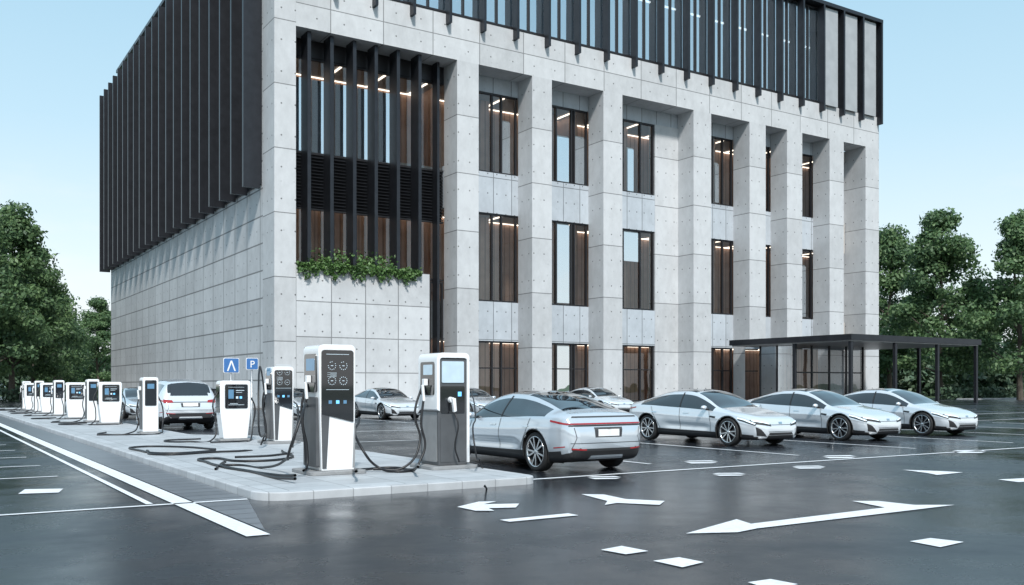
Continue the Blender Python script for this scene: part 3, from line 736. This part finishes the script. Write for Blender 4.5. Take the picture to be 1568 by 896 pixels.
place_car(suv, 8.42, 36.8, -H, 'parked_suv', sz=1.06)
for x, y, c in ((19.5, 42.0, sed), (23.9, 41.5, sed2), (32.0, 41.5, sed), (15.9, 44.6, sed2), (12.5, 47.0, sed2), (9.6, 49.8, sed2)):
    place_car(c, x, y, H)
# ------------------------------------------------------------ chargers
ZI = .124
def cable(parent, pts, r=.021, name='charging_cable', local=True):
    cu = bpy.data.curves.new(name, 'CURVE'); cu.dimensions = '3D'; cu.bevel_depth = r; cu.bevel_resolution = 3; cu.resolution_u = 10
    sp = cu.splines.new('BEZIER'); sp.bezier_points.add(len(pts)-1)
    for bp_, p in zip(sp.bezier_points, pts):
        bp_.co = p if local else (p[0]-parent.location.x, p[1]-parent.location.y, p[2]-parent.location.z)
        bp_.handle_left_type = bp_.handle_right_type = 'AUTO'
    cu.materials.append(m_cable); return link(bpy.data.objects.new(name, cu), parent)
def gun(mb, x, y, z, m, dr=-1):
    mb.box(x-.07, x+.01, y-.045, y+.045, z-.03, z+.09, m)
    mb.prism([(x-.10, z-.02), (x-.055, z-.02), (x-.03, z-.30), (x-.075, z-.31)], y-.025, y+.025, m, axis='y')
def chargerA(x, y, h=2.15, w=.66, d=.72, sc_=1.):
    e = empty('ev_charging_station', (x, y, ZI)); 
    p = MB(); p.prism(rrect(-w/2-.17, w/2+.15, -d/2-.16, d/2+.14, .1), 0, .06, m_base); p.obj('plinth', e, bevel=.012)
    s_ = MB(); s_.prism(rpoly([(-w/2+.06, .06, .02), (w/2-.02, .06, .02), (w/2, h, .10), (-w/2, h, .12)], 6), -d/2, d/2, m_cw, axis='y'); s_.obj('shell', e, bevel=.02)
    f = MB(); yf = -d/2
    f.prism(rpoly([(-w/2+.05, 1.0, .0), (w/2-.045, .86, .02), (w/2-.045, h-.09, .06), (-w/2+.05, h-.09, .06)], 6), yf-.018, yf+.01, m_cb, axis='y')
    f.prism([(-w/2+.07, .10), (-w/2+.14, .10), (-w/2+.19, .97), (-w/2+.05, 1.0)], yf-.012, yf+.01, m_cd, axis='y')
    f.prism([(w/2-.06, .10), (w/2-.02, .10), (w/2-.01, .82), (w/2-.03, .84)], yf-.008, yf+.01, m_base, axis='y')
    xl = -w/2
    f.prism(rrect(-d/2+.07, d/2-.06, .12, 1.28, .03), xl-.012, xl+.09, m_cd, axis='x')
    f.prism(rrect(-d/2+.09, d/2-.10, 1.36, h-.15, .06), xl-.014, xl+.05, m_cb, axis='x')
    f.prism(rrect(-d/2+.14, d/2-.2, 1.72, 1.92, .02), xl-.018, xl, m_csb, axis='x')
    f.obj('panels', e)
    t = MB(); ys = yf-.022
    def q(x0, x1, z0, z1, m): t.box(x0, x1, ys-.002, ys+.003, z0, z1, m)
    q(-.20, .20, 1.985, 1.992, m_ctxt); q(-.20, .20, 1.40, 1.406, m_ctxt)
    for i, xx in enumerate((-.13, .0, .13)): q(xx-.028, xx+.028, 1.17, 1.226, m_cblue if i == 1 else m_csb)
    for xx in (-.1, .1):
        for zz_ in (1.8, 1.55):
            for k in range(12):
                if k in (2, 5) and zz_ > 1.7: continue
                a = 2*math.pi*k/12; t.box(xx+.065*math.cos(a)-.006, xx+.065*math.cos(a)+.006, ys-.002, ys+.003, zz_+.065*math.sin(a)-.006, zz_+.065*math.sin(a)+.006, m_ctxt)
            q(xx-.02, xx+.02, zz_-.005, zz_+.005, m_ctxt)
    for i in range(5): q(-.18+(i % 2)*.05, -.02, 1.68-.016*i, 1.684-.016*i, m_ctxt)
    t.obj('screen_graphics', e)
    gm = MB(); gun(gm, xl-.03, -.05, 1.55, m_cw); gm.obj('connector', e, bevel=.01)
    cable(e, [(xl-.09, -.05, 1.25), (xl-.16, -.06, .9), (xl-.10, -.1, .45), (xl-.14, -.2, .12), (xl-.25, -.35, .085)])
    cable(e, [(xl-.02, .12, 1.5), (xl-.12, .1, 1.1), (xl-.08, .05, .5), (xl-.06, .02, .1)])
    cable(e, [(w/2+.01, .0, 1.3), (w/2+.06, -.05, .9), (w/2+.03, -.05, .4), (w/2+.08, -.1, .1)], .016)
    return e
def chargerB(x, y, h=2.05, w=.66, d=.7):
    e = empty('ev_charging_station', (x, y, ZI))
    p = MB(); p.prism(rrect(-w/2-.15, w/2+.13, -d/2-.14, d/2+.12, .1), 0, .06, m_base); p.obj('plinth', e, bevel=.012)
    s_ = MB(); s_.prism(rpoly([(-w/2+.05, .06, .02), (w/2-.03, .06, .02), (w/2-.03, h-.1, .05), (-w/2+.03, h-.1, .05)], 6), -d/2+.02, d/2, m_cd, axis='y')
    s_.obj('body', e, bevel=.015)
    s_ = MB()
    outer = rpoly([(-w/2, 1.05, .01), (-w/2, h, .13), (w/2, h, .10), (w/2, .10, .01), (w/2-.05, .10, .01), (w/2-.05, h-.09, .06), (-w/2+.06, h-.09, .06), (-w/2+.06, 1.02, .01)], 6)
    s_.prism(list(reversed(outer)), -d/2-.01, d/2+.005, m_cw, axis='y'); s_.obj('white_arch_shell', e, bevel=.012)
    f = MB(); yf = -d/2+.02
    f.prism(rrect(-.22, .22, 1.52, 1.9, .02), yf-.02, yf+.01, m_cs, axis='y')
    f.prism(rrect(-.24, .24, .98, 1.46, .03), yf-.012, yf+.01, m_cb, axis='y')
    f.prism(rrect(-.25, .25, .12, .92, .02), yf-.010, yf+.01, m_cd, axis='y')
    f.prism(rrect(-d/2+.08, d/2-.1, 1.30, h-.16, .05), -w/2-.012, -w/2+.03, m_cb, axis='x')
    f.prism(rrect(-d/2+.14, d/2-.22, 1.66, 1.84, .02), -w/2-.017, -w/2, m_cs, axis='x')
    f.prism(rrect(-d/2+.07, d/2-.08, .12, 1.0, .03), -w/2+.04, -w/2+.09, m_base, axis='x')
    f.box(.1, .17, yf-.018, yf, 1.28, 1.36, m_cblue)
    f.obj('panels', e)
    gm = MB(); gm.tube([(-.05, yf, 1.22), (-.05, yf-.10, 1.21)], [.055, .05], m_cw, 16); gm.prism([(-.09, 1.25), (-.02, 1.25), (-.0, 1.02), (-.05, 1.0)], yf-.16, yf-.09, m_cw, axis='y')
    gm.obj('front_connector', e, bevel=.008)
    gm = MB(); gun(gm, -w/2-.03, -.02, 1.5, m_cw); gm.obj('side_connector', e, bevel=.01)
    cable(e, [(-.03, yf-.12, 1.0), (-.0, yf-.2, .8), (-.04, yf-.16, .4), (.08, yf-.1, .12)], .014)
    cable(e, [(-w/2-.09, -.02, 1.2), (-w/2-.15, -.05, .8), (-w/2-.1, -.1, .4), (-w/2-.25, -.15, .09)])
    cable(e, [(-w/2-.02, .15, 1.5), (-w/2-.2, .1, .95), (-w/2-.14, .02, .5), (-w/2-.5, -.1, .05), (-w/2-1.0, .1, .025)])
    return e
def chargerC(x, y, h=1.6, w=.82, d=.42):
    e = empty('ev_charging_station', (x, y, ZI))
    p = MB(); p.prism(rrect(-w/2-.03, w/2+.03, -d/2-.1, d/2+.08, .06), 0, .05, m_base); p.obj('plinth', e, bevel=.01)
    s_ = MB(); s_.prism(rpoly([(-w/2+.09, .05, .03), (w/2-.09, .05, .03), (w/2, .8, .1), (w/2, h, .09), (-w/2, h, .09), (-w/2, .8, .1)], 6), -d/2, d/2, m_cw, axis='y'); s_.obj('shell', e, bevel=.02)
    f = MB(); f.prism(rrect(-w/2+.12, w/2-.09, .86, h-.10, .05), -d/2-.015, -d/2+.01, m_cb, axis='y')
    f.prism(rrect(-d/2+.05, d/2-.05, .75, h-.1, .05), -w/2-.012, -w/2+.05, m_cb, axis='x')
    yy0, yy1 = -d/2-.02, -d/2-.014
    f.box(-.2, .22, yy0, yy1, .95, .96, m_ctxt); f.box(-.16, .05, yy0, yy1, .985, .995, m_ctxt)
    f.box(-.2, -.06, yy0, yy1, 1.12, 1.36, m_csb); f.box(.0, .22, yy0, yy1, 1.33, 1.345, m_ctxt); f.box(.0, .16, yy0, yy1, 1.28, 1.29, m_ctxt)
    f.box(.0, .06, yy0, yy1, 1.12, 1.18, m_ctxt); f.box(.1, .16, yy0, yy1, 1.12, 1.18, m_cblue); f.box(-.2, .22, yy0, yy1, 1.42, 1.426, m_ctxt)
    f.obj('panels', e)
    cable(e, [(-w/2-.02, -.05, 1.3), (-w/2-.16, -.1, 1.0), (-w/2-.10, -.15, .5), (-w/2-.2, -.3, .08), (-w/2-.9, -.5, .03), (-w/2-1.3, .3, .03), (-w/2-.3, .6, .03)], .02)
    cable(e, [(w/2+.01, -.08, 1.2), (w/2+.12, -.15, .9), (w/2+.05, -.2, .4), (w/2-.1, -.5, .04), (0, -1.0, .03), (-.9, -1.1, .03)], .02)
    return e
def chargerD(x, y, h=1.72, w=.46, d=.5):
    e = empty('ev_charging_station', (x, y, ZI))
    p = MB(); p.prism(rrect(-w/2-.08, w/2+.06, -d/2-.08, d/2+.06, .06), 0, .05, m_base); p.obj('plinth', e, bevel=.01)
    s_ = MB(); s_.prism(rpoly([(-w/2, .05, .02), (w/2, .05, .02), (w/2, h, .08), (-w/2, h, .08)], 6), -d/2, d/2, m_cw, axis='y'); s_.obj('shell', e, bevel=.02)
    f = MB(); f.prism(rrect(-w/2+.06, w/2-.06, .85, h-.09, .04), -d/2-.015, -d/2+.01, m_cb, axis='y')
    f.prism(rrect(-d/2+.05, d/2-.05, .12, h-.1, .05), -w/2-.012, -w/2+.05, m_cd, axis='x')
    f.box(-.1, .1, -d/2-.021, -d/2-.014, h-.35, h-.2, m_csb); f.obj('panels', e)
    gm = MB(); gun(gm, -w/2-.02, -.02, 1.35, m_cw); gm.obj('connector', e, bevel=.01)
    cable(e, [(-w/2-.08, -.02, 1.05), (-w/2-.14, -.05, .7), (-w/2-.1, -.1, .3), (-w/2-.5, -.6, .03), (-w/2-1.2, -.5, .03), (-w/2-.9, .6, .03)], .02)
    cable(e, [(w/2, -.05, 1.2), (w/2+.15, -.1, .8), (w/2+.1, -.3, .2), (w/2-.1, -.9, .03), (-w/2-.6, -1.2, .03), (-w/2-1.4, -.9, .03)], .02)
    return e
c1 = chargerA(6.0, 15.15)
c2 = chargerB(8.12, 15.0)
c3 = chargerA(8.0, 23.6, h=1.95, w=.56, d=.6)
c4 = chargerC(7.35, 25.4)
chargerD(6.25, 30.6)
for i, (x, y) in enumerate(((6.45, 38.6), (6.3, 41.6), (6.25, 45.8), (6.2, 51), (6.2, 55), (6.15, 58.8), (6.1, 62), (6.1, 65))):
    (chargerC if i % 2 == 0 else chargerD)(x, y)
zc_ = ZI+.024
def gp(px, py, z=zc_): return (*G(px, py, z), z)
cable(c1, [gp(452, 728, .2), gp(430, 728), gp(360, 718), gp(318, 708), gp(318, 702), gp(370, 706), gp(425, 704), gp(432, 690)], .024, local=False)
cable(c1, [gp(452, 733, .2), gp(420, 731), gp(385, 722), gp(340, 714), gp(345, 706)], .024, local=False)
cable(c1, [gp(466, 620, 1.25), gp(450, 670, .8), gp(436, 705, .35), gp(400, 716), gp(350, 712), gp(330, 718)], .022, local=False)
cable(c2, [gp(545, 722, .3), gp(565, 718), gp(600, 716), gp(625, 719), gp(640, 715, .3)], .022, local=False)
cable(c2, [gp(550, 640, 1.0), gp(556, 690, .5), gp(580, 716, .2), gp(610, 722), gp(635, 720)], .022, local=False)
cable(c2, [gp(722, 600, 1.45), gp(728, 640, 1.0), gp(728, 690, .5), gp(738, 715), gp(742, 745, .13)], .014, local=False)
cable(c4, [gp(330, 688), gp(270, 684), gp(215, 684), gp(215, 690), gp(260, 694), gp(330, 690)], .022, local=False)
cable(c3, [gp(408, 610, 1.2), gp(396, 650, .7), gp(400, 680), gp(375, 690), gp(330, 692), gp(250, 696), gp(225, 690)], .022, local=False)
cable(c3, [gp(447, 610, 1.2), gp(456, 645, .7), gp(450, 675, .25), gp(420, 697), gp(360, 700)], .022, local=False)
# signs
def sign(px, D, sz, kind, name):
    x, y = W((px-784)/F*D, D); e = empty(name, (x, y, 0))
    p = MB(); p.tube([(0, .03, 0), (0, .03, 2.4)], [.03, .03], m_steel, 10); p.obj('post', e, smooth=True)
    p = MB(); p.prism(rrect(-sz/2, sz/2, 2.4-sz*.95, 2.4, .04), -.02, 0, m_blue, axis='y')
    p.prism(rrect(-sz/2-.015, sz/2+.015, 2.4-sz*.95-.015, 2.415, .045), -.012, -.004, m_white, axis='y')
    z0 = 2.4-sz*.85
    if kind == 'A':
        p.prism([(-sz*.30, z0), (-sz*.20, z0), (0, z0+sz*.55), (sz*.20, z0), (sz*.30, z0), (sz*.05, z0+sz*.70), (-sz*.05, z0+sz*.70)], -.026, -.018, m_white, axis='y')
    p.obj('plate', e)
    if kind == 'P':
        tx = bpy.data.curves.new('t', 'FONT'); tx.body = 'P'; tx.size = sz*.85; tx.align_x = 'CENTER'; tx.extrude = .003; tx.materials.append(m_white)
        o = link(bpy.data.objects.new('letter', tx), e); o.location = (0, -.026, z0+.02); o.rotation_euler = (math.pi/2, 0, 0)
sign(354, 28.2, .44, 'A', 'traffic_sign'); sign(386, 28.2, .34, 'P', 'parking_sign')
# ------------------------------------------------------------ light, world, camera
src = Vector((-.40, -1.0, 1.10)).normalized()
sd = bpy.data.lights.new('sun', 'SUN'); sd.energy = 4.1; sd.angle = math.radians(7); sd.color = (1, .965, .92)
so = link(bpy.data.objects.new('sun', sd)); so.rotation_euler = (-src).to_track_quat('-Z', 'Y').to_euler()
w = bpy.data.worlds.new('World'); sc.world = w; w.use_nodes = True; nt = w.node_tree; bg = nt.nodes['Background']
sky = N(nt, 'ShaderNodeTexSky'); sky.sky_type = 'NISHITA'; sky.sun_disc = False
sky.sun_elevation = math.asin(src.z); sky.sun_rotation = math.atan2(src.x, src.y)
sky.air_density = 1.; sky.dust_density = 1.5; sky.ozone_density = 1.5
tc = N(nt, 'ShaderNodeTexCoord'); sp = N(nt, 'ShaderNodeSeparateXYZ'); nt.links.new(tc.outputs['Generated'], sp.inputs[0])
zr = N(nt, 'ShaderNodeValToRGB'); nt.links.new(sp.outputs[2], zr.inputs[0])
els = zr.color_ramp.elements; els[0].position = 0; els[0].color = (.92, .95, .96, 1); els[1].position = 1; els[1].color = (.42, .59, .74, 1)
for p_, c_ in ((.10, (.78, .89, .93, 1)), (.25, (.52, .74, .86, 1)), (.42, (.37, .62, .78, 1))):
    el = els.new(p_); el.color = c_
sc10 = MIX(nt, 1., zr.outputs[0], (8.6, 8.6, 8.6), 'MULTIPLY')
mp = N(nt, 'ShaderNodeMapping'); mp.inputs['Scale'].default_value = (1, 1, 3.5); nt.links.new(tc.outputs['Generated'], mp.inputs[0])
cl = NOISE(nt, mp.outputs[0], 3.2, 5, .6)
c = MIX(nt, .82, sky.outputs[0], sc10)
lowm = RANGE(nt, sp.outputs[2], .26, .04, 0, 1)
cf = M(nt, 'MULTIPLY', RANGE(nt, cl, .48, .68, 0, .8), lowm)
c = MIX(nt, cf, c, (6.9, 7.0, 7.1))
nt.links.new(c, bg.inputs[0]); bg.inputs[1].default_value = .142
cam = bpy.data.cameras.new('camera'); co = link(bpy.data.objects.new('camera', cam))
co.location = (0, 0, CAMH); co.rotation_euler = (math.pi/2, 0, -ANG)
cam.sensor_width = 36; cam.lens = F/1568*36; cam.shift_y = (HY-448)/1568; cam.clip_end = 4000; cam.clip_start = .1
sc.camera = co
sc.view_settings.view_transform = 'Standard'; sc.view_settings.look = 'None'; sc.view_settings.exposure = 0
